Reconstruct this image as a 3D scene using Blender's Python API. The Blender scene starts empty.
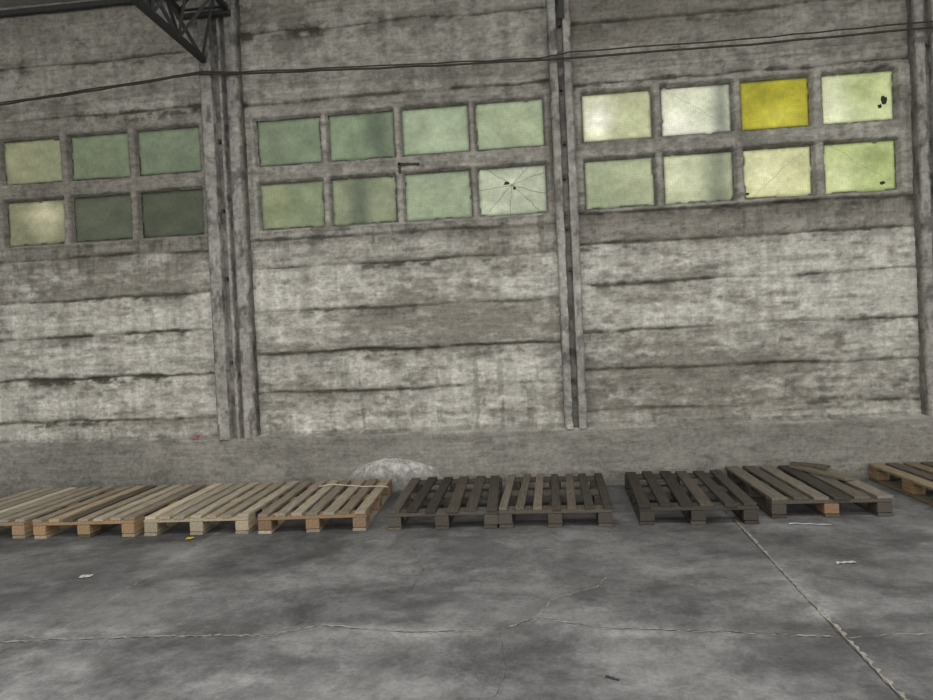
import bpy, bmesh, numpy as np, math, random
from mathutils import Matrix, Vector
scene=bpy.context.scene
scene.view_settings.view_transform='Standard'
scene.view_settings.look='None'
scene.view_settings.exposure=0.0
WORLD=1.6
GLASSK=.62

# ---------------------------------------------------------------- helpers
def s2l(c):
    c=np.asarray(c,float)/255.
    return np.where(c<=0.04045,c/12.92,((c+0.055)/1.055)**2.4)
def S(r,g,b,a=1.0):
    v=s2l((r,g,b)); return (float(v[0]),float(v[1]),float(v[2]),a)
def vn(x,z,sx,sz,seed):
    rng=np.random.RandomState(seed); n=257
    L=rng.rand(n,n)
    u=np.asarray(x)/sx+1000.3; v=np.asarray(z)/sz+1000.7
    iu=np.floor(u).astype(int); iv=np.floor(v).astype(int)
    fu=u-iu; fv=v-iv; fu=fu*fu*(3-2*fu); fv=fv*fv*(3-2*fv)
    g=lambda a,b:L[a%n,b%n]
    return (g(iu,iv)*(1-fu)+g(iu+1,iv)*fu)*(1-fv)+(g(iu,iv+1)*(1-fu)+g(iu+1,iv+1)*fu)*fv
def fbm(x,z,sx,sz,seed,o=4):
    t=0;a=1;w=0
    for i in range(o):
        t=t+a*vn(x+i*.37,z+i*.71,sx/2.1**i,sz/2.1**i,seed+i*17); w+=a; a*=.6
    return t/w
def sst(a,b,x):
    t=np.clip((x-a)/(b-a),0,1); return t*t*(3-2*t)

def new_mat(name):
    m=bpy.data.materials.new(name); m.use_nodes=True
    nt=m.node_tree; nt.nodes.clear()
    out=nt.nodes.new('ShaderNodeOutputMaterial')
    return m,nt,out
def link_obj(ob,parent=None):
    scene.collection.objects.link(ob)
    if parent: ob.parent=parent
    return ob

def attr_mat(name,rough=.9,nscale=60,namt=.35,bump=.4,bscale=80,stretch=(1,1,1),spec=.25,base=None,bdist=.01,streak=0,grit=0):
    m,nt,out=new_mat(name); N=nt.nodes; K=nt.links
    b=N.new('ShaderNodeBsdfPrincipled'); K.new(b.outputs[0],out.inputs[0])
    b.inputs['Roughness'].default_value=rough
    b.inputs['Specular IOR Level'].default_value=spec
    tc=N.new('ShaderNodeTexCoord'); mp=N.new('ShaderNodeMapping'); mp.inputs['Scale'].default_value=stretch
    K.new(tc.outputs['Object'],mp.inputs[0])
    no=N.new('ShaderNodeTexNoise'); no.inputs['Scale'].default_value=nscale; no.inputs['Detail'].default_value=6; no.inputs['Roughness'].default_value=.65
    K.new(mp.outputs[0],no.inputs[0])
    mr=N.new('ShaderNodeMapRange'); mr.inputs[1].default_value=.25; mr.inputs[2].default_value=.75
    mr.inputs[3].default_value=1-namt; mr.inputs[4].default_value=1+namt*.8
    K.new(no.outputs[0],mr.inputs[0])
    fac=mr.outputs[0]
    def layer(scl,sc,de,ro,a0,a1,lo,hi,fac):
        m2=N.new('ShaderNodeMapping'); m2.inputs['Scale'].default_value=scl; K.new(tc.outputs['Object'],m2.inputs[0])
        n3=N.new('ShaderNodeTexNoise'); n3.inputs['Scale'].default_value=sc; n3.inputs['Detail'].default_value=de; n3.inputs['Roughness'].default_value=ro
        K.new(m2.outputs[0],n3.inputs[0])
        r3=N.new('ShaderNodeMapRange'); r3.inputs[1].default_value=a0; r3.inputs[2].default_value=a1; r3.inputs[3].default_value=lo; r3.inputs[4].default_value=hi
        K.new(n3.outputs[0],r3.inputs[0])
        mm=N.new('ShaderNodeMath'); mm.operation='MULTIPLY'; K.new(fac,mm.inputs[0]); K.new(r3.outputs[0],mm.inputs[1]); return mm.outputs[0]
    if streak: fac=layer((1.2,1,16),2.2,9,.72,.35,.62,1-streak,1+streak*.35,fac)
    if grit:
        fac=layer((1,1,2.2),5.5,10,.80,.38,.49,1-grit,1.04,fac)
        fac=layer((1,1,.40),3.5,9,.75,.32,.52,1-grit*.7,1.03,fac)
        fac=layer((1,1,1.3),14,8,.78,.38,.49,1-grit*.6,1.03,fac)
    mx=N.new('ShaderNodeVectorMath'); mx.operation='SCALE'
    if base is None:
        at=N.new('ShaderNodeAttribute'); at.attribute_name='col'; K.new(at.outputs['Color'],mx.inputs[0])
    else:
        rgb=N.new('ShaderNodeRGB'); rgb.outputs[0].default_value=base; K.new(rgb.outputs[0],mx.inputs[0])
    K.new(fac,mx.inputs['Scale']); K.new(mx.outputs[0],b.inputs['Base Color'])
    if bump>0:
        n2=N.new('ShaderNodeTexNoise'); n2.inputs['Scale'].default_value=bscale; n2.inputs['Detail'].default_value=5
        K.new(mp.outputs[0],n2.inputs[0])
        bp=N.new('ShaderNodeBump'); bp.inputs['Strength'].default_value=bump; bp.inputs['Distance'].default_value=bdist
        K.new(n2.outputs[0],bp.inputs['Height']); K.new(bp.outputs[0],b.inputs['Normal'])
    return m

def grid_mesh(name,P,col,mat,keep=None):
    nz,nx=P.shape[:2]
    idx=np.arange(nz*nx).reshape(nz,nx)
    q=np.stack([idx[:-1,:-1],idx[:-1,1:],idx[1:,1:],idx[1:,:-1]],-1)
    q=q[keep] if keep is not None else q.reshape(-1,4)
    q=q.reshape(-1,4)
    me=bpy.data.meshes.new(name)
    me.vertices.add(nz*nx); me.vertices.foreach_set('co',P.reshape(-1).astype(np.float32))
    me.loops.add(len(q)*4); me.loops.foreach_set('vertex_index',q.reshape(-1).astype(np.int32))
    me.polygons.add(len(q)); me.polygons.foreach_set('loop_start',(np.arange(len(q))*4).astype(np.int32))
    me.polygons.foreach_set('loop_total',np.full(len(q),4,np.int32))
    me.update(calc_edges=True)
    a=me.color_attributes.new('col','FLOAT_COLOR','POINT')
    c4=np.ones((nz*nx,4),np.float32); c4[:,:3]=col.reshape(-1,3); a.data.foreach_set('color',c4.reshape(-1))
    me.materials.append(mat); me.validate()
    return bpy.data.objects.new(name,me)

def boxes_mesh(name,boxes,mat):
    V=[];F=[];C=[]
    for (cx,cy,cz,sx,sy,sz,rz,tl,col) in boxes:
        b=len(V); ch=min(sx,sy,sz)*.10
        M=Matrix.Translation((cx,cy,cz))@Matrix.Rotation(rz,4,'Z')@Matrix.Rotation(tl,4,'Y')
        hx,hy,hz=sx/2,sy/2,sz/2
        for (zz,ins) in ((-hz,ch),(-hz+ch,0),(hz-ch,0),(hz,ch)):
            for (ux,uy) in ((-1,-1),(1,-1),(1,1),(-1,1)):
                V.append(M@Vector((ux*(hx-ins),uy*(hy-ins),zz)))
        F.append((b+3,b+2,b+1,b));F.append((b+12,b+13,b+14,b+15))
        for r in range(3):
            for k in range(4):
                F.append((b+r*4+k,b+r*4+(k+1)%4,b+(r+1)*4+(k+1)%4,b+(r+1)*4+k))
        C+= [col]*16
    me=bpy.data.meshes.new(name); me.from_pydata([tuple(v) for v in V],[],F); me.update()
    a=me.color_attributes.new('col','FLOAT_COLOR','POINT')
    a.data.foreach_set('color',np.array([list(c[:3])+[1] for c in C],np.float32).reshape(-1))
    me.materials.append(mat)
    return bpy.data.objects.new(name,me)

def tube(name,pts,r,mat,parent=None,res=6):
    cu=bpy.data.curves.new(name,'CURVE'); cu.dimensions='3D'; cu.bevel_depth=r; cu.bevel_resolution=2; cu.use_fill_caps=True
    sp=cu.splines.new('POLY'); sp.points.add(len(pts)-1)
    for p,q in zip(sp.points,pts): p.co=(*q,1)
    cu.materials.append(mat)
    tmp=bpy.data.objects.new(name,cu); scene.collection.objects.link(tmp)
    dg=bpy.context.evaluated_depsgraph_get(); me=bpy.data.meshes.new_from_object(tmp.evaluated_get(dg))
    bpy.data.objects.remove(tmp)
    ob=bpy.data.objects.new(name,me)
    if not me.materials: me.materials.append(mat)
    return link_obj(ob,parent)

# ---------------------------------------------------------------- camera
yaw,pitch,roll,h,d=0.1072,-0.0162,-0.0456,1.3632,6.4299
fw=Vector((-math.sin(yaw)*math.cos(pitch),math.cos(yaw)*math.cos(pitch),math.sin(pitch)))
r=Vector((math.cos(yaw),math.sin(yaw),0)); u=r.cross(fw)
r2=math.cos(roll)*r+math.sin(roll)*u; u2=-math.sin(roll)*r+math.cos(roll)*u
cam=bpy.data.cameras.new('camera'); cam.sensor_width=36; cam.lens=700/933*36; cam.clip_end=200
co=bpy.data.objects.new('camera',cam); scene.collection.objects.link(co)
co.matrix_world=Matrix(((r2.x,u2.x,-fw.x,0),(r2.y,u2.y,-fw.y,-d),(r2.z,u2.z,-fw.z,h),(0,0,0,1)))
scene.camera=co

# ---------------------------------------------------------------- main wall
WT=4.72
R1=(3.085,3.525); R2=(2.48,2.925)
PX=[(-5.94,-5.32),(-5.23,-4.60),(-4.52,-3.90),(-3.82,-3.17),(-2.61,-1.98),(-1.91,-1.28),(-1.21,-.58),(-.52,.11),
    (.45,1.07),(1.15,1.76),(1.84,2.43),(2.52,3.13)]
XL,XR=-6.6,6.9; st=.0125
xs=np.arange(XL,XR+st,st); zs=np.arange(0,WT+.2,st)
X,Z=np.meshgrid(xs,zs)
bay=np.where(X<-2.9,0,np.where(X<.28,1,np.where(X<3.34,2,3)))
seams={0:[.72,1.14,1.56,1.92,2.33,3.70,4.22],1:[.93,1.30,1.70,2.11,2.38,3.67,4.33],2:[.66,1.02,1.38,1.80,2.16,2.43,3.60,4.15],3:[.95,1.35,1.75,2.14,2.42,3.62,4.2]}
mott=fbm(X,Z,.7,.30,3,6); fine=fbm(X,Z,.09,.045,9,4); streak=fbm(X,Z,1.0,.06,21,5); drip=fbm(X,Z,.06,.7,33,4)
big=fbm(X,Z,2.0,.7,41,3); blot=fbm(X,Z,.22,.16,611,6)
seamD=np.zeros_like(X); ledge=np.zeros_like(X); pan=np.zeros_like(X); tone=np.zeros_like(X)
rt=np.random.RandomState(77)
for b in range(4):
    mk=bay==b
    for k,zz in enumerate(seams[b]):
        wob=(fbm(X,Z*0+k,.55,1,70+b*9+k,6)-.5)*.06
        dz=Z-(zz+wob)
        pres=sst(.30,.56,fbm(X,Z*0+k*3.1,.45,1,170+b*9+k,4))
        w=.006+.015*fbm(X,Z*0+k,.2,1,270+k+b*5,3)
        core=np.exp(-(dz/w)**2)*(.42+.55*pres)
        halo=np.exp(-(np.abs(dz+.03)/.085)**1.3)*sst(.40,.60,blot*.5+fine*.5)*(.25+.9*pres)
        seamD=np.where(mk,np.maximum(seamD,np.clip(core*.92+halo*.60,0,1)),seamD)
        ledge=np.where(mk,ledge+core,ledge)
        pan=np.where(mk&(dz>0),(k%3-1)*.006+(.004 if k%2 else 0),pan)
        tone=np.where(mk&(dz>0),rt.uniform(-.10,.10),tone)
Y=-pan-(mott-.5)*.030-(fine-.5)*.024-(blot-.5)*.016-(streak-.5)*.018+ledge*.020
white=np.array(s2l((226,223,213))); grey=np.array(s2l((153,149,139))); dark=np.array(s2l((90,87,78)))
wamt=sst(.40,.58,mott*.30+fine*.22+big*.2+streak*.14+blot*.16+tone*.7)
low=sst(2.36,2.28,Z+(mott-.5)*.1)
up=.46+.3*tone
wamt=wamt*(low*.97+(1-low)*up)
wamt=np.where((bay==2)&(Z>2.16)&(Z<2.45),wamt*.35,wamt)
wamt=np.where((bay==1)&(Z>2.11)&(Z<2.4),wamt*.75,wamt)
wamt*=(.72+.5*sst(.3,.7,drip))
wamt=np.clip(wamt,0,1)
col=grey[None,None]*(1-wamt[...,None])+white[None,None]*wamt[...,None]
dk=np.clip(seamD+ .42*sst(.52,.64,streak*.35+fine*.2+mott*.2+blot*.25),0,1)
dk=np.where(Z<2.0,np.maximum(dk,.6*sst(.52,.62,big*.25+blot*.4+drip*.35)*sst(2,.6,Z)),dk)
dk=np.maximum(dk,(1-low)*.5*sst(.46,.60,fine*.3+blot*.4+mott*.3))
dk=np.maximum(dk,.55*sst(.50,.68,drip)*sst(1.75,2.45,Z)*(Z<2.46))
col=col*(1-dk[...,None])+dark[None,None]*dk[...,None]
lum=1+.26*(fine-.5)-.05*(bay==2)-.06*(1-low)
col*=lum[...,None]
hole=np.zeros_like(X,bool); edge=(fbm(X,Z,.10,.10,91,3)-.5)*.022
for (a,b_) in PX:
    for (z0,z1) in (R1,R2):
        sd=np.maximum(np.maximum(a-X,X-b_),np.maximum(z0-Z,Z-z1))+edge
        ins=sst(.014,-.008,sd)
        Y=Y*(1-ins)+ins*.055
        hole|=sd<-.006
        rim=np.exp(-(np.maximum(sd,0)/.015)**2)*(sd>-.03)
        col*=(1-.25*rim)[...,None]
for b,(a,b_) in enumerate(((-6.0,-3.12),(-2.66,.16),(.40,3.2))):
    fr=(X>a)&(X<b_)&(Z>2.44)&(Z<3.57)
    Y=np.where(fr&(~hole)&(Y<.04),Y-.012,Y)
cur=Z<.5255+ (fbm(X,Z*0,.4,1,7,3)-.5)*.012
Y=np.where(cur,-.12-(mott-.5)*.012-(fine-.5)*.004,Y)
cc=np.array(s2l((160,157,149)))[None,None]*(.66+.40*mott+.25*(fine-.5)+.15*(streak-.5))[...,None]
edgel=np.exp(-((Z-.515)/.012)**2)*.35*sst(.4,.6,fbm(X,Z*0,.3,1,8,3))
cc=cc*(1+edgel)[...,None]
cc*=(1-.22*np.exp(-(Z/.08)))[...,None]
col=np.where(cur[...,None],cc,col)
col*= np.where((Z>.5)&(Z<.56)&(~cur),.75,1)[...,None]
P=np.stack([X,Y,Z],-1)
hk=hole[:-1,:-1]&hole[1:,:-1]&hole[:-1,1:]&hole[1:,1:]
wallmat=attr_mat('weathered_whitewashed_concrete',rough=.95,nscale=26,namt=.26,bump=.7,bscale=45,spec=.1,streak=.18,grit=.30)
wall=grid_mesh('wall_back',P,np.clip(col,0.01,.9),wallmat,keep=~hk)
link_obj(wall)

# ---------------------------------------------------------------- window panes
def glass_mat():
    m,nt,out=new_mat('textured_green_glass'); N=nt.nodes; K=nt.links
    at=N.new('ShaderNodeAttribute'); at.attribute_name='col'
    tc=N.new('ShaderNodeTexCoord')
    w1=N.new('ShaderNodeTexWave'); w1.bands_direction='X'; w1.inputs['Scale'].default_value=22
    w2=N.new('ShaderNodeTexWave'); w2.bands_direction='Z'; w2.inputs['Scale'].default_value=22
    for w in (w1,w2): K.new(tc.outputs['Object'],w.inputs[0])
    ad=N.new('ShaderNodeMath'); ad.operation='MULTIPLY'; K.new(w1.outputs['Fac'],ad.inputs[0]); K.new(w2.outputs['Fac'],ad.inputs[1])
    mr=N.new('ShaderNodeMapRange'); mr.inputs[3].default_value=.88; mr.inputs[4].default_value=1.18; K.new(ad.outputs[0],mr.inputs[0])
    no=N.new('ShaderNodeTexNoise'); no.inputs['Scale'].default_value=30; no.inputs['Detail'].default_value=6; no.inputs['Roughness'].default_value=.75; K.new(tc.outputs['Object'],no.inputs[0])
    r2_=N.new('ShaderNodeMapRange'); r2_.inputs[1].default_value=.3; r2_.inputs[2].default_value=.7; r2_.inputs[3].default_value=.82; r2_.inputs[4].default_value=1.18; K.new(no.outputs[0],r2_.inputs[0])
    mm=N.new('ShaderNodeMath'); mm.operation='MULTIPLY'; K.new(mr.outputs[0],mm.inputs[0]); K.new(r2_.outputs[0],mm.inputs[1])
    vm=N.new('ShaderNodeVectorMath'); vm.operation='SCALE'; K.new(at.outputs['Color'],vm.inputs[0]); K.new(mm.outputs[0],vm.inputs['Scale'])
    tr=N.new('ShaderNodeBsdfTranslucent'); K.new(vm.outputs[0],tr.inputs[0])
    gl=N.new('ShaderNodeBsdfGlossy'); gl.inputs['Roughness'].default_value=.35; gl.inputs[0].default_value=(.6,.62,.58,1)
    bp=N.new('ShaderNodeBump'); bp.inputs['Strength'].default_value=.2; bp.inputs['Distance'].default_value=.003; K.new(ad.outputs[0],bp.inputs['Height']); K.new(bp.outputs[0],gl.inputs['Normal'])
    mx=N.new('ShaderNodeMixShader'); mx.inputs[0].default_value=.04
    K.new(tr.outputs[0],mx.inputs[1]); K.new(gl.outputs[0],mx.inputs[2]); K.new(mx.outputs[0],out.inputs[0])
    return m
gmat=glass_mat()
crackmat=attr_mat('glass_crack_dirt',rough=.8,base=S(95,100,84),bump=0)
holemat=attr_mat('broken_glass_dark_edge',rough=.9,base=S(58,60,50),bump=0)
G={  # pane tints; blobs paint in outside post shadows and bright outdoor light
(0,0):((140,145,115),[]),(0,1):((140,145,115),[]),
(1,0):((126,132,104),[(.35,.5,.4,.7,(156,154,122),.7)]),(1,1):((120,122,96),[(.62,.6,.36,.5,(198,192,160),.9)]),
(2,0):((108,119,96),[(.5,.5,.4,.6,(118,124,98),.6)]),(2,1):((82,87,72),[]),
(3,0):((106,116,95),[]),(3,1):((72,77,62),[]),
(4,0):((114,125,102),[(.7,.6,.5,.6,(124,138,112),.6)]),(4,1):((126,136,105),[(.2,.6,.4,.8,(142,147,110),.7)]),
(5,0):((124,138,110),[(.75,.5,.2,3,(88,98,80),.9)]),(5,1):((136,143,114),[(.42,.5,.20,3,(96,104,86),.9)]),  # dark upright bands are post shadow painted into the pane colour
(6,0):((148,161,132),[(.5,.4,.5,.45,(166,178,148),.6)]),(6,1):((146,158,130),[(.4,.4,.5,.5,(160,172,140),.5)]),
(7,0):((154,166,134),[(.5,.5,.5,.5,(168,177,144),.5)]),(7,1):((174,182,156),[(.5,.5,.5,.5,(198,204,180),.6)]),
(8,0):((188,192,150),[(.22,.5,.26,.5,(255,254,236),1)]),(8,1):((158,168,134),[(.8,.5,.4,.6,(184,188,152),.6)]),
(9,0):((206,209,182),[(.2,.2,.4,.4,(248,248,230),.9),(.86,.5,.13,3,(126,130,116),.9)]),(9,1):((188,193,156),[(.78,.5,.22,3,(120,127,106),.85),(.2,.6,.35,.45,(218,220,186),.7)]),  # same painted post shadow bands, plus painted bright spots
(10,0):((172,165,30),[(.55,.25,.4,.35,(210,203,84),.7),(.25,.75,.35,.3,(148,142,20),.8)]),(10,1):((206,206,156),[(.3,.5,.4,.5,(234,233,190),.7)]),
(11,0):((196,203,154),[(.2,.5,.25,.7,(244,246,216),.8),(.6,.7,.4,.4,(166,178,118),.8)]),(11,1):((186,198,134),[(.75,.6,.35,.5,(154,168,106),.8),(.2,.3,.35,.45,(228,232,180),.8)]),
}
cracks={(7,1):[(.50,.62,[(0.02,.55),(.98,.85),(.1,.98),(.45,.0),(.9,.05),(.15,.1),(.75,.98),(.98,.4)],.0020)],
 (9,0):[(.35,.70,[(.0,1),(1,.1)],.0010)],(10,1):[(.55,.55,[(.1,.0),(.95,.95)],.0010)],(11,1):[(.8,.3,[(.1,.95)],.0010)]}
holes={(7,1):[(.42,.66,.07,.05),(.53,.55,.03,.04)],(11,0):[(.86,.42,.06,.11),(.80,.30,.04,.06)],(11,1):[(.80,.16,.05,.04)],(10,1):[(.06,.12,.04,.03)]}
random.seed(4)
wn=0
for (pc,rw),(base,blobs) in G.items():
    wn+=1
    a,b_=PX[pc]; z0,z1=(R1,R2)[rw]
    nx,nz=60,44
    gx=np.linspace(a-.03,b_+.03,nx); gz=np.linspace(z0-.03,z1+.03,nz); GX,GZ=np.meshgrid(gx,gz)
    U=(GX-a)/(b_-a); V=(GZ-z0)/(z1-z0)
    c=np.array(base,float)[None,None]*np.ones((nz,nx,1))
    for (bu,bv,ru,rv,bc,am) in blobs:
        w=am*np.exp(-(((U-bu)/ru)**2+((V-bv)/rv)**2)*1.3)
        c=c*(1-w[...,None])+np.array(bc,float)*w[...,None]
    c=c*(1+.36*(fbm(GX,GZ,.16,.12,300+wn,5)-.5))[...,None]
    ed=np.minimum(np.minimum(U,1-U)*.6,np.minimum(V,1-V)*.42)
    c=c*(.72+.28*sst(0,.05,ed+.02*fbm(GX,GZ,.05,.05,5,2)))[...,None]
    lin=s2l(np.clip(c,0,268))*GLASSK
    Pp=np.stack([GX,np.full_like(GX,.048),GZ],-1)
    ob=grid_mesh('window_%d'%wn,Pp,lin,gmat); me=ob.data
    me.materials.append(crackmat); me.materials.append(holemat)
    bm=bmesh.new(); bm.from_mesh(me)
    def P3(uu,vv,y=.0455): return Vector((a+uu*(b_-a),y,z0+vv*(z1-z0)))
    for (cu,cv,ends,cw) in cracks.get((pc,rw),[]):
        for (eu,ev) in ends:
            n=6; pts=[]
            for i in range(n+1):
                t=i/n; j=.018*(1 if 0<i<n else 0)
                pts.append(P3(cu+(eu-cu)*t+random.uniform(-j,j),cv+(ev-cv)*t+random.uniform(-j,j)))
            for p,q in zip(pts[:-1],pts[1:]):
                dv=(q-p).normalized(); nv=Vector((-dv.z,0,dv.x))*cw
                f=bm.faces.new([bm.verts.new(p-nv),bm.verts.new(q-nv),bm.verts.new(q+nv),bm.verts.new(p+nv)]); f.material_index=1
    for (hu,hv,ru,rv) in holes.get((pc,rw),[]):
        n=11; f=bm.faces.new([bm.verts.new(P3(hu+ru*math.cos(6.283*i/n)*random.uniform(.45,1.1),hv+rv*math.sin(6.283*i/n)*random.uniform(.45,1.1),.044)) for i in range(n)]); f.material_index=2
    bm.to_mesh(me); bm.free()
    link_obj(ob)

# ---------------------------------------------------------------- columns
colmat=attr_mat('column_concrete',rough=.95,nscale=26,namt=.30,bump=.7,bscale=45,spec=.1,grit=.30)
def column(name,prof,seed,base=(176,173,166)):
    zz=np.arange(.515,WT+.1,.0125)
    pr=[]
    for (x0,y0),(x1,y1) in zip(prof[:-1],prof[1:]):
        n=max(1,int(math.hypot(x1-x0,y1-y0)/.010))
        for i in range(n): pr.append((x0+(x1-x0)*i/n,y0+(y1-y0)*i/n))
    pr.append(prof[-1]); pr=np.array(pr)
    n=len(pr); PXX=np.tile(pr[:,0],(len(zz),1)); PY=np.tile(pr[:,1],(len(zz),1)); ZZ=np.tile(zz[:,None],(1,n))
    s=np.tile(np.arange(n)*.010,(len(zz),1))
    dn=fbm(s,ZZ,.06,.10,seed,4)-.5; d2=fbm(s,ZZ,.12,.16,seed+5,5)
    base_y=PY.copy()
    PXX=PXX+dn*.018; PY=PY-dn*.020
    c=np.array(s2l(base))[None,None]*(.50+.75*d2+.4*dn)[...,None]
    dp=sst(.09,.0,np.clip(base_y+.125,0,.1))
    c=c*(.58+.42*dp)[...,None]  # groove shade painted into the column colour, darker with depth
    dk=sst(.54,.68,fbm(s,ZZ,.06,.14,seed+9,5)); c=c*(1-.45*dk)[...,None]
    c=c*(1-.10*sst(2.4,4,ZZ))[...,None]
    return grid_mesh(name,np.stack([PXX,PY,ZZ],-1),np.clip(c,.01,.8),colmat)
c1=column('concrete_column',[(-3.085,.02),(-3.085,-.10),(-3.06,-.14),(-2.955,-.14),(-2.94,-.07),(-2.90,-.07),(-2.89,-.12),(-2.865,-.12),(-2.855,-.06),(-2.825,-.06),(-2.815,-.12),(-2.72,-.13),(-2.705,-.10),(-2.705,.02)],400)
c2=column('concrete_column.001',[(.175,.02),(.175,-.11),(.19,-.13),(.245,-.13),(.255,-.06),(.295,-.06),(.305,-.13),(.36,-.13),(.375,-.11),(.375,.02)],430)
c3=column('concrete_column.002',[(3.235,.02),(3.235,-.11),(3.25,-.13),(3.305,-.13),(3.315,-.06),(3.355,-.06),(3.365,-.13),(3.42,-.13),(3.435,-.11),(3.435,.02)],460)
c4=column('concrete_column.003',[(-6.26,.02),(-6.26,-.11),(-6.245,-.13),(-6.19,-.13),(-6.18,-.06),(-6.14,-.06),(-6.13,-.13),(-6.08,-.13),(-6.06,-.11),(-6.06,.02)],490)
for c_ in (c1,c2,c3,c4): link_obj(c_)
rust=attr_mat('dark_rusty_steel',rough=.7,nscale=25,namt=.4,base=S(72,66,60),bump=.2,spec=.3)
for cobj,cx_,L_ in ((c1,-2.92,(1.2,2.0,2.72,3.3)),(c2,.275,(.9,1.25,1.9,2.35,2.72,3.1,3.5,4.1)),(c3,3.335,(1.5,2.6,3.7))):
    bx=[]
    for zz in L_:
        bx.append((cx_+random.uniform(-.01,.01),-.09,zz+random.uniform(-.05,.05),.022,.05,random.uniform(.025,.045),0,0,(1,1,1)))
    o=boxes_mesh('bolts',bx,rust); link_obj(o,cobj)

# ---------------------------------------------------------------- floor
def floor_mat():
    m,nt,out=new_mat('stained_concrete_floor'); N=nt.nodes; K=nt.links
    b=N.new('ShaderNodeBsdfPrincipled'); K.new(b.outputs[0],out.inputs[0]); b.inputs['Specular IOR Level'].default_value=.3
    tc=N.new('ShaderNodeTexCoord')
    at=N.new('ShaderNodeAttribute'); at.attribute_name='col'
    def noise(sc,de,ro,dist=0):
        n=N.new('ShaderNodeTexNoise'); n.inputs['Scale'].default_value=sc; n.inputs['Detail'].default_value=de; n.inputs['Roughness'].default_value=ro; n.inputs['Distortion'].default_value=dist
        K.new(tc.outputs['Object'],n.inputs[0]); return n
    def rng(src,a,b2,c,d2):
        q=N.new('ShaderNodeMapRange'); q.inputs[1].default_value=a;q.inputs[2].default_value=b2;q.inputs[3].default_value=c;q.inputs[4].default_value=d2; K.new(src,q.inputs[0]); return q.outputs[0]
    def mul(a,b2):
        q=N.new('ShaderNodeMath'); q.operation='MULTIPLY'; K.new(a,q.inputs[0]); K.new(b2,q.inputs[1]); return q.outputs[0]
    f0=rng(noise(1.1,15,.80,.2).outputs[0],.44,.56,.66,1.16)
    f1=rng(noise(5,10,.82,.1).outputs[0],.39,.61,.74,1.20)
    f2=rng(noise(45,6,.7).outputs[0],.3,.7,.82,1.18)
    f3=rng(noise(220,2,.5).outputs[0],.35,.75,.84,1.22)
    fac=mul(mul(mul(f1,f2),f3),f0)
    v=N.new('ShaderNodeVectorMath'); v.operation='SCALE'; K.new(at.outputs['Color'],v.inputs[0]); K.new(fac,v.inputs['Scale']); K.new(v.outputs[0],b.inputs['Base Color'])
    K.new(rng(noise(3,5,.6).outputs[0],.3,.7,.5,.8),b.inputs['Roughness'])
    bp=N.new('ShaderNodeBump'); bp.inputs['Strength'].default_value=.25; bp.inputs['Distance'].default_value=.004; K.new(noise(50,6,.7).outputs[0],bp.inputs['Height']); K.new(bp.outputs[0],b.inputs['Normal'])
    return m
fx=np.linspace(-13,13,521); fy=np.linspace(-14,.1,283); FX,FY=np.meshgrid(fx,fy)
n1=fbm(FX,FY,1.4,.9,601,5); n2=fbm(FX,FY,.4,.3,611,4); n3=fbm(FX,FY,2.5,1.2,621,3)
fb=np.ones_like(FX)*float(s2l((123,123,122))[0])*(.62+.45*n1+.30*n2)
pale=sst(.5,.68,n2*.5+n3*.5)*.25
c=fb[...,None]*np.array([1.0,.998,.99])
c=c*(1+pale[...,None]*.6)
dkst=sst(.50,.60,fbm(FX,FY,.8,.5,655,5))*.28
c=c*(1-dkst[...,None])
leftlow=np.exp(-(((FX+1.5)/1.0)**2+((FY+3.8)/.55)**2)); c=c*(1+.55*leftlow*sst(.30,.6,n2))[...,None]
for jx in (1.27,-2.44):
    c=c*(1+.40*np.exp(-((FX-jx)/.06)**2)*sst(.4,.6,n2))[...,None]
c=c*(1+.40*np.exp(-((FY+3.22)/.06)**2)*sst(.4,.6,n2))[...,None]
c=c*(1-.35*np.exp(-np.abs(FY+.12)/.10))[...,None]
F3=np.stack([FX,FY,np.zeros_like(FX)],-1)
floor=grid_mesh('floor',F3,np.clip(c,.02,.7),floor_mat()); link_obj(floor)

palecr=attr_mat('pale_crack_filler',rough=.95,nscale=30,namt=.5,base=S(158,153,143),bump=.2)
darkcr=attr_mat('dark_crack',rough=.95,nscale=30,namt=.35,base=S(62,60,58),bump=.1)
def jag(pts,step,amp,seed):
    rd=random.Random(seed); out=[]
    for p,q in zip(pts[:-1],pts[1:]):
        L=math.hypot(q[0]-p[0],q[1]-p[1]); n=max(1,int(L/step))
        for i in range(n):
            t=i/n; out.append((p[0]+(q[0]-p[0])*t+rd.uniform(-amp,amp),p[1]+(q[1]-p[1])*t+rd.uniform(-amp,amp)))
    out.append(pts[-1]); return out
def ribbon(name,paths,mat,z=.0012):
    V=[];Fc=[]
    for pts,w,seed in paths:
        rd=random.Random(seed); b=len(V)
        for i,p in enumerate(pts):
            q0=pts[max(i-1,0)];q1=pts[min(i+1,len(pts)-1)]
            dx,dy=q1[0]-q0[0],q1[1]-q0[1];L=math.hypot(dx,dy) or 1
            ww=w*rd.uniform(.15,1.4)*(1 if 0<i<len(pts)-1 else .2)
            V.append((p[0]-dy/L*ww,p[1]+dx/L*ww,z));V.append((p[0]+dy/L*ww*rd.uniform(.4,1),p[1]-dx/L*ww,z))
        for i in range(len(pts)-1):
            k=b+2*i; Fc.append((k,k+1,k+3,k+2))
    me=bpy.data.meshes.new(name); me.from_pydata(V,[],Fc); me.materials.append(mat)
    ob=bpy.data.objects.new(name,me); ob.parent=floor; scene.collection.objects.link(ob); return ob
ribbon('expansion_joints',[(jag([(1.30,-.9),(1.30,-1.35),(1.27,-2.5),(1.24,-3.73),(1.24,-6)],.02,.006,1),.009,1),
    (jag([(-2.47,-.8),(-2.45,-3.3),(-2.42,-3.63),(-2.42,-6)],.03,.005,2),.005,2)],palecr)
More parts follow.
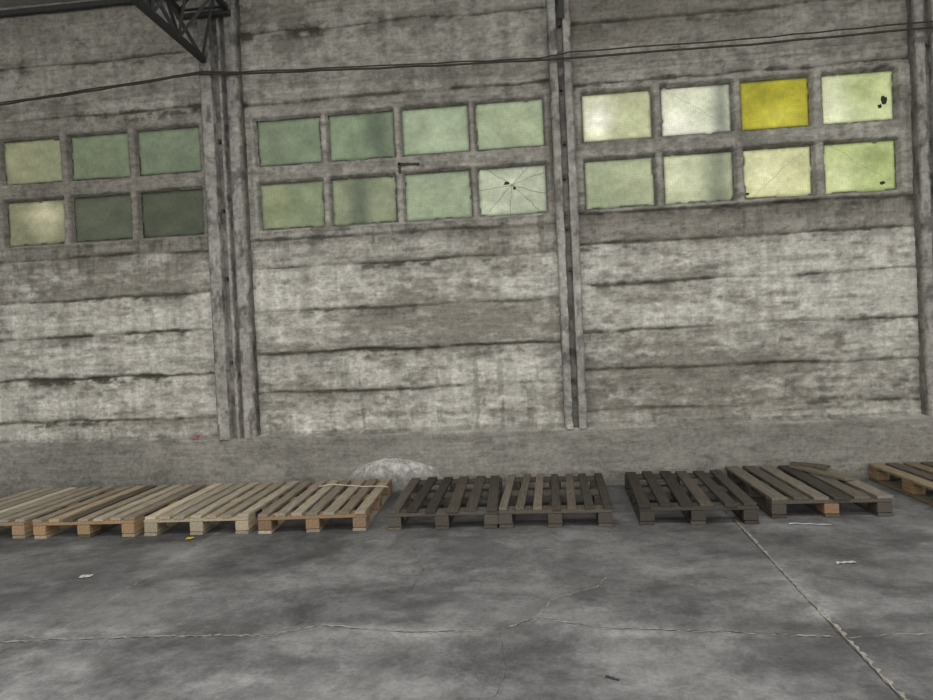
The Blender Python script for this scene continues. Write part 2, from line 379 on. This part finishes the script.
ribbon('cracks',[(jag([(-2.9,-3.38),(-2.45,-3.31),(-1.9,-3.27),(-1.34,-3.25),(-1.13,-3.14),(-.7,-3.22),(-.25,-3.2)],.02,.009,3),.009,3),
    (jag([(-.25,-3.2),(-.08,-3.05),(.2,-3.18),(.75,-3.22),(1.22,-3.28)],.02,.009,4),.007,4),
    (jag([(-.10,-3.1),(-.01,-2.83),(.26,-2.62),(.30,-2.5)],.02,.009,5),.004,5),
    (jag([(1.24,-3.28),(1.7,-3.22),(2.4,-3.25)],.03,.01,7),.004,7),
    (jag([(-2.45,-3.3),(-3.2,-3.1),(-4,-3.15)],.03,.01,8),.004,8)],palecr,.0016)
ribbon('hairline_cracks',[(jag([(1.285,-.9),(1.285,-1.35),(1.255,-2.5),(1.225,-3.73),(1.225,-6)],.03,.004,11),.003,11),
    (jag([(-2.9,-3.385),(-2.45,-3.315),(-1.9,-3.275),(-1.34,-3.255),(-1.13,-3.145),(-.7,-3.225),(-.25,-3.2),(-.08,-3.05),(.2,-3.18),(.75,-3.22),(1.22,-3.28)],.03,.008,15),.0022,15),
    (jag([(-.25,-3.22),(-.2,-3.6),(-.3,-4.2)],.03,.006,12),.0012,12),(jag([(-.9,-1.9),(-.75,-2.4),(-.8,-2.9)],.04,.01,13),.0010,13)],darkcr,.002)

# ---------------------------------------------------------------- pallets
woodmat=attr_mat('weathered_pallet_wood',rough=.85,nscale=9,namt=.5,bump=.5,bscale=14,stretch=(9,.8,9),spec=.2,bdist=.004)
def pallet(name,x,y,rot,nb,bw,cols,front,seed,wear=0,blockcol=None,L=1.2,W=.8):
    rd=random.Random(seed)
    def cv(c,a=.14):
        k=rd.uniform(1-a,1+a); t=rd.uniform(-.03,.03); l=s2l(c); return (l[0]*k*(1+t),l[1]*k,l[2]*k*(1-t))
    bx=[]
    for sx in (-W/2+.05,0,W/2-.05):
        bx.append((sx+rd.uniform(-.006,.006),L/2,.011,.098,L,.022,0,0,cv(rd.choice(cols))))
        for by in (.072,L/2,L-.072):
            c=blockcol.get(round(sx,2)) if blockcol and by<.1 else None
            bx.append((sx,by,.061,.098,.14,.078,rd.uniform(-.04,.04),0,cv(c or front)))
    for by in (.072,L/2,L-.072):
        bx.append((0,by,.111,W,.142,.022,rd.uniform(-.004,.004),0,cv(front)))
    for i in range(nb):
        sx=-W/2+bw/2+(W-bw)*i/(nb-1)
        ww=bw*rd.uniform(.9,1.05)
        bx.append((sx+rd.uniform(-.006,.006),L/2+rd.uniform(-.008,.008)*(1+wear),.1335,ww,L*rd.uniform(.99,1.0),.021,rd.uniform(-.008,.008)*(1+wear),rd.uniform(-.012,.012),cv(rd.choice(cols),.26)))
    ob=boxes_mesh(name,bx,woodmat); ob.location=(x,y,0.001); ob.rotation_euler=(0,0,rot)
    link_obj(ob); return ob
tan=[(180,170,152),(166,156,138),(190,180,160),(152,143,127)]
tan2=[(184,172,150),(172,157,134),(156,147,132),(146,135,117)]
darkc=[(90,84,76),(78,73,66),(106,98,88),(70,65,59)]
dark2=[(96,90,81),(128,119,106),(108,100,89),(80,75,68)]
pallet('wooden_pallet',-4.36,-1.55,.03,7,.080,tan,(164,142,114),1)
p2=pallet('wooden_pallet.001',-3.47,-1.55,.02,7,.080,tan2+[(96,88,76)],(172,144,110),2)
pallet('wooden_pallet.002',-2.60,-1.52,.03,7,.080,tan,(180,166,140),3)
p4=pallet('wooden_pallet.003',-1.72,-1.50,.055,7,.082,tan2,(148,124,98),4)
pallet('wooden_pallet.004',-.765,-1.48,.03,6,.085,darkc,(92,86,78),5,1)
pallet('wooden_pallet.005',.04,-1.47,-.02,7,.062,dark2,(92,86,78),6,1)
pallet('wooden_pallet.006',1.03,-1.46,-.03,6,.088,darkc,(82,77,70),7,1)
p8=pallet('wooden_pallet.007',1.96,-1.33,.0,6,.105,dark2,(92,86,78),8,1,blockcol={0.0:(150,120,92)})
pallet('wooden_pallet.008',3.15,-1.34,.02,6,.095,[(150,136,112),(120,110,94),(100,92,82)],(150,126,96),9)
o=boxes_mesh('loose_broken_board',[(0,0,.011,.09,.62,.02,0,0,s2l((124,116,100))),(.07,.2,.032,.07,.3,.02,.5,0,s2l((100,94,84)))],woodmat)
o.location=(2.18,-.55,.148); o.rotation_euler=(0,0,.35); link_obj(o)
white=attr_mat('pale_plastic_strap',rough=.5,base=S(205,196,176),bump=0,nscale=10,namt=.1)
tube('packing_strap',[(-1.95,-.62,.153),(-1.86,-.56,.158),(-1.70,-.60,.153),(-1.55,-.66,.153),(-1.40,-.66,.154),(-1.33,-.70,.153)],.005,white)

# crumpled translucent plastic against plinth
def plastic():
    m,nt,out=new_mat('crumpled_translucent_plastic'); N=nt.nodes; K=nt.links
    b=N.new('ShaderNodeBsdfPrincipled'); b.inputs['Base Color'].default_value=S(224,223,218); b.inputs['Roughness'].default_value=.4
    t=N.new('ShaderNodeBsdfTransparent'); mx=N.new('ShaderNodeMixShader')
    tc=N.new('ShaderNodeTexCoord'); no=N.new('ShaderNodeTexNoise'); no.inputs['Scale'].default_value=14; no.inputs['Detail'].default_value=6; no.inputs['Roughness'].default_value=.7; K.new(tc.outputs['Object'],no.inputs[0])
    mr=N.new('ShaderNodeMapRange'); mr.inputs[1].default_value=.38; mr.inputs[2].default_value=.62; mr.inputs[3].default_value=.18; mr.inputs[4].default_value=.78; K.new(no.outputs[0],mr.inputs[0])
    at=N.new('ShaderNodeAttribute'); at.attribute_name='col'; sp=N.new('ShaderNodeSeparateColor'); K.new(at.outputs['Color'],sp.inputs[0])
    mu=N.new('ShaderNodeMath'); mu.operation='MULTIPLY'; K.new(mr.outputs[0],mu.inputs[0]); K.new(sp.outputs[0],mu.inputs[1])
    K.new(mu.outputs[0],mx.inputs[0]); K.new(t.outputs[0],mx.inputs[1]); K.new(b.outputs[0],mx.inputs[2]); K.new(mx.outputs[0],out.inputs[0])
    return m
na,nr=60,26
A_,R_=np.meshgrid(np.linspace(0,math.pi,na),np.linspace(0,1,nr))
rx=.46+.05*(fbm(A_,R_*0,.5,1,801,2)-.5)
gx_=-np.cos(A_)*rx*R_; gy_=-np.sin(A_)*.13*R_
gz_=.285*np.sqrt(np.clip(1-R_**2.6,0,1))+.002
nz_=(fbm(gx_*1+3,gz_+gy_*2,.09,.06,803,3)-.5)*.05
Pm=np.stack([gx_+nz_*.5,np.minimum(gy_+nz_*.4*R_,0),np.maximum(gz_+nz_*(gz_>.02),.002)],-1)
wgt=.35+.65*sst(.12,.22,gz_)
cm=np.repeat(np.clip(wgt,0,1)[...,None],3,-1)
bag=grid_mesh('crumpled_plastic_sheet',Pm,cm,plastic()); bag.location=(-1.40,-.128,0); link_obj(bag)

def scrap(name,x,y,w,l,rot,colr,z=.002,curl=.006,seed=0):
    rd=random.Random(seed); n=6;V=[];Fc=[]
    for i in range(n+1):
        for j in range(4):
            V.append(((i/n-.5)*w+rd.uniform(-.1,.1)*l,(j/3-.5)*l+rd.uniform(-.06,.06)*l,z+curl*abs(math.sin(i*1.7+j))))
    for i in range(n):
        for j in range(3):
            k=i*4+j; Fc.append((k,k+1,k+5,k+4))
    me=bpy.data.meshes.new(name); me.from_pydata(V,[],Fc)
    me.materials.append(attr_mat(name+'_mat',base=colr,bump=0,namt=.1)); ob=bpy.data.objects.new(name,me); ob.location=(x,y,0); ob.rotation_euler=(0,0,rot); link_obj(ob)
scrap('paper_scrap',-2.86,-2.41,.07,.05,.2,S(195,195,192),seed=1)
scrap('paper_scrap.001',1.65,-2.30,.11,.03,.1,S(185,185,182),seed=2)
scrap('plastic_strip',1.75,-1.50,.26,.02,-.2,S(190,193,197),seed=3)
scrap('leaf_litter',.22,-3.66,.06,.012,-.6,S(72,70,64),seed=4)
scrap('yellow_tape_scrap',-2.60,-1.62,.05,.05,.1,S(205,188,50),z=.002,curl=.010,seed=5)
o=boxes_mesh('red_plastic_offcut',[(0,0,.008,.08,.03,.014,.1,0,s2l((170,112,104))),(.04,0,.022,.03,.025,.014,.3,0,s2l((165,90,84)))],attr_mat('red_plastic',base=None,bump=0)); o.location=(-3.33,-.09,.530); link_obj(o)

# ---------------------------------------------------------------- cables on wall
cab=attr_mat('black_cable_rubber',rough=.6,base=S(70,64,58),bump=0,nscale=20,namt=.3)
def A(x,z,y=-.165):
    k=(6.43+y)/6.43; return (x*k,y,1.363+(z-1.363)*k)
def dense(pts,seed,amp=.006):
    rd=random.Random(seed); out=[]
    for p,q in zip(pts[:-1],pts[1:]):
        n=8
        for i in range(n): out.append(tuple(p[j]+(q[j]-p[j])*i/n+(rd.uniform(-amp,amp) if j==2 else 0) for j in range(3)))
    out.append(pts[-1]); return out
e=bpy.data.objects.new('wall_cables',None); link_obj(e)
tube('cable_upper',dense([A(-6.6,3.84),A(-5.21,3.88),A(-4.15,3.94),A(-3.13,4.01),A(-2.68,3.97),A(-1.19,3.90),A(.14,3.85),A(1.93,3.83),A(3.42,3.84),A(6.5,3.84)],1,.004),.010,cab,e)
tube('cable_lower',dense([A(-6.6,3.86),A(-5.21,3.895),A(-4.15,3.955),A(-3.13,4.025),A(-2.68,3.985),A(-1.19,3.92),A(.10,3.87),A(.37,3.90),A(1.93,3.88),A(3.42,3.89),A(6.5,3.9)],2,.005),.007,cab,e)
link_obj(boxes_mesh('rusty_window_latch',[(-1.15,-.01,3.0,.20,.03,.022,0,0.05,(1,1,1)),(-1.235,-.01,2.97,.022,.03,.10,0,0,(1,1,1))],rust))

# ---------------------------------------------------------------- truss
steel=attr_mat('painted_dark_steel',rough=.6,nscale=18,namt=.3,base=S(66,66,66),bump=.1,spec=.4)
def bar_mesh(name,segs,mat):
    bm=bmesh.new()
    for (p,q,w) in segs:
        p=Vector(p);q=Vector(q);d_=(q-p);L=d_.length;d_.normalize()
        up=Vector((0,0,1)) if abs(d_.z)<.9 else Vector((0,1,0))
        a=d_.cross(up).normalized(); b=a.cross(d_).normalized(); t=.006
        prof=[(0,0),(w,0),(w,t),(t,t),(t,w),(0,w)]
        v0=[bm.verts.new(p+a*(x-w/3)+b*(y-w/3)) for x,y in prof]; v1=[bm.verts.new(q+a*(x-w/3)+b*(y-w/3)) for x,y in prof]
        for i in range(6):
            j=(i+1)%6; bm.faces.new((v0[i],v0[j],v1[j],v1[i]))
        bm.faces.new(v0[::-1]); bm.faces.new(v1)
    bmesh.ops.recalc_face_normals(bm,faces=bm.faces)
    me=bpy.data.meshes.new(name); bm.to_mesh(me); bm.free(); me.materials.append(mat); return bpy.data.objects.new(name,me)
def truss(name,x0):
    segs=[]; sl=.16
    zb=lambda y:4.05-sl*.2*y*1.0; zt=lambda y:4.50-sl*y*.55
    ys=[-.2-.42*i for i in range(26)]
    segs.append(((x0-.02,-.16,zb(-.16)),(x0-.02,ys[-1],zb(ys[-1])),.05))
    for sx in (-.22,.22):
        segs.append(((x0+sx,-.16,zt(-.16)),(x0+sx,ys[-1],zt(ys[-1])),.045))
    for i in range(len(ys)-1):
        for sx in (-.22,.22):
            m=(ys[i]+ys[i+1])/2
            segs.append(((x0-.02,ys[i],zb(ys[i])),(x0+sx,m,zt(m)),.026))
            segs.append(((x0+sx,m,zt(m)),(x0-.02,ys[i+1],zb(ys[i+1])),.026))
        segs.append(((x0-.22,ys[i],zt(ys[i])),(x0+.22,ys[i+1],zt(ys[i+1])),.024))
        segs.append(((x0-.22,ys[i],zt(ys[i])),(x0+.22,ys[i],zt(ys[i])),.024))
    segs.append(((x0-.25,-.17,4.47),(x0+.25,-.17,4.47),.06))
    return link_obj(bar_mesh(name,segs,steel))
truss('roof_truss',-2.98)
link_obj(boxes_mesh('eave_beam',[(.15,-.04,WT+.02,13.5,.05,.05,0,0,(1,1,1))],steel))
link_obj(bar_mesh('steel_bracket',[((.29,-.15,4.7),(.29,-.15,4.14),.05)],steel))

# ---------------------------------------------------------------- shell
shell=attr_mat('roof_sheet_metal',rough=.7,nscale=3,namt=.3,base=S(165,162,155),bump=.2)
side=attr_mat('plain_concrete_wall',rough=.95,nscale=4,namt=.3,base=S(170,165,156),bump=.4)
nx=261; rx=np.linspace(-13,13,nx); ry=np.array([.15,-14.0]); RX,RY=np.meshgrid(rx,ry); RZ=WT+.10-RY*.16+.02*np.sin(RX*2*np.pi/.2)
ceil=grid_mesh('ceiling',np.stack([RX,RY,RZ],-1),np.ones(RX.shape+(3,))*.3,shell); link_obj(ceil)
def quad(name,vs,mat):
    me=bpy.data.meshes.new(name); me.from_pydata(vs,[],[(0,1,2,3)]); me.materials.append(mat); link_obj(bpy.data.objects.new(name,me))
quad('wall_left',[(-13,.1,0),(-13,-14,0),(-13,-14,7.1),(-13,.1,4.9)],side)
quad('wall_right',[(13,.1,0),(13,-14,0),(13,-14,7.1),(13,.1,4.9)],side)
o=boxes_mesh('wall_back_extension',[(-9.8,.05,2.42,6.4,.15,4.84,0,0,(1,1,1)),(9.95,.05,2.42,6.1,.15,4.84,0,0,(1,1,1))],side); link_obj(o)

# ---------------------------------------------------------------- light
w=bpy.data.worlds.new('world'); scene.world=w; w.use_nodes=True
bg=w.node_tree.nodes['Background']; bg.inputs[0].default_value=(1.0,.995,.98,1); bg.inputs[1].default_value=WORLD
L=bpy.data.lights.new('open_bay_portal','AREA'); L.shape='RECTANGLE'; L.size=26; L.size_y=7; L.cycles.is_portal=True
lo=bpy.data.objects.new('open_bay_portal',L); lo.location=(0,-14,3.5); lo.rotation_euler=(math.radians(90),0,0); scene.collection.objects.link(lo)
for i,yy in enumerate((-4.6,-9.0)):  # unseen area lamps added under the roof to brighten the floor
    L=bpy.data.lights.new('overhead_fill','AREA'); L.shape='RECTANGLE'; L.size=11; L.size_y=1.2; L.energy=325; L.color=(1,.99,.97)
    lo=bpy.data.objects.new('overhead_fill',L); lo.location=(0.2,yy,WT+.02-yy*.16); lo.rotation_euler=(math.radians(-9),0,0); scene.collection.objects.link(lo)
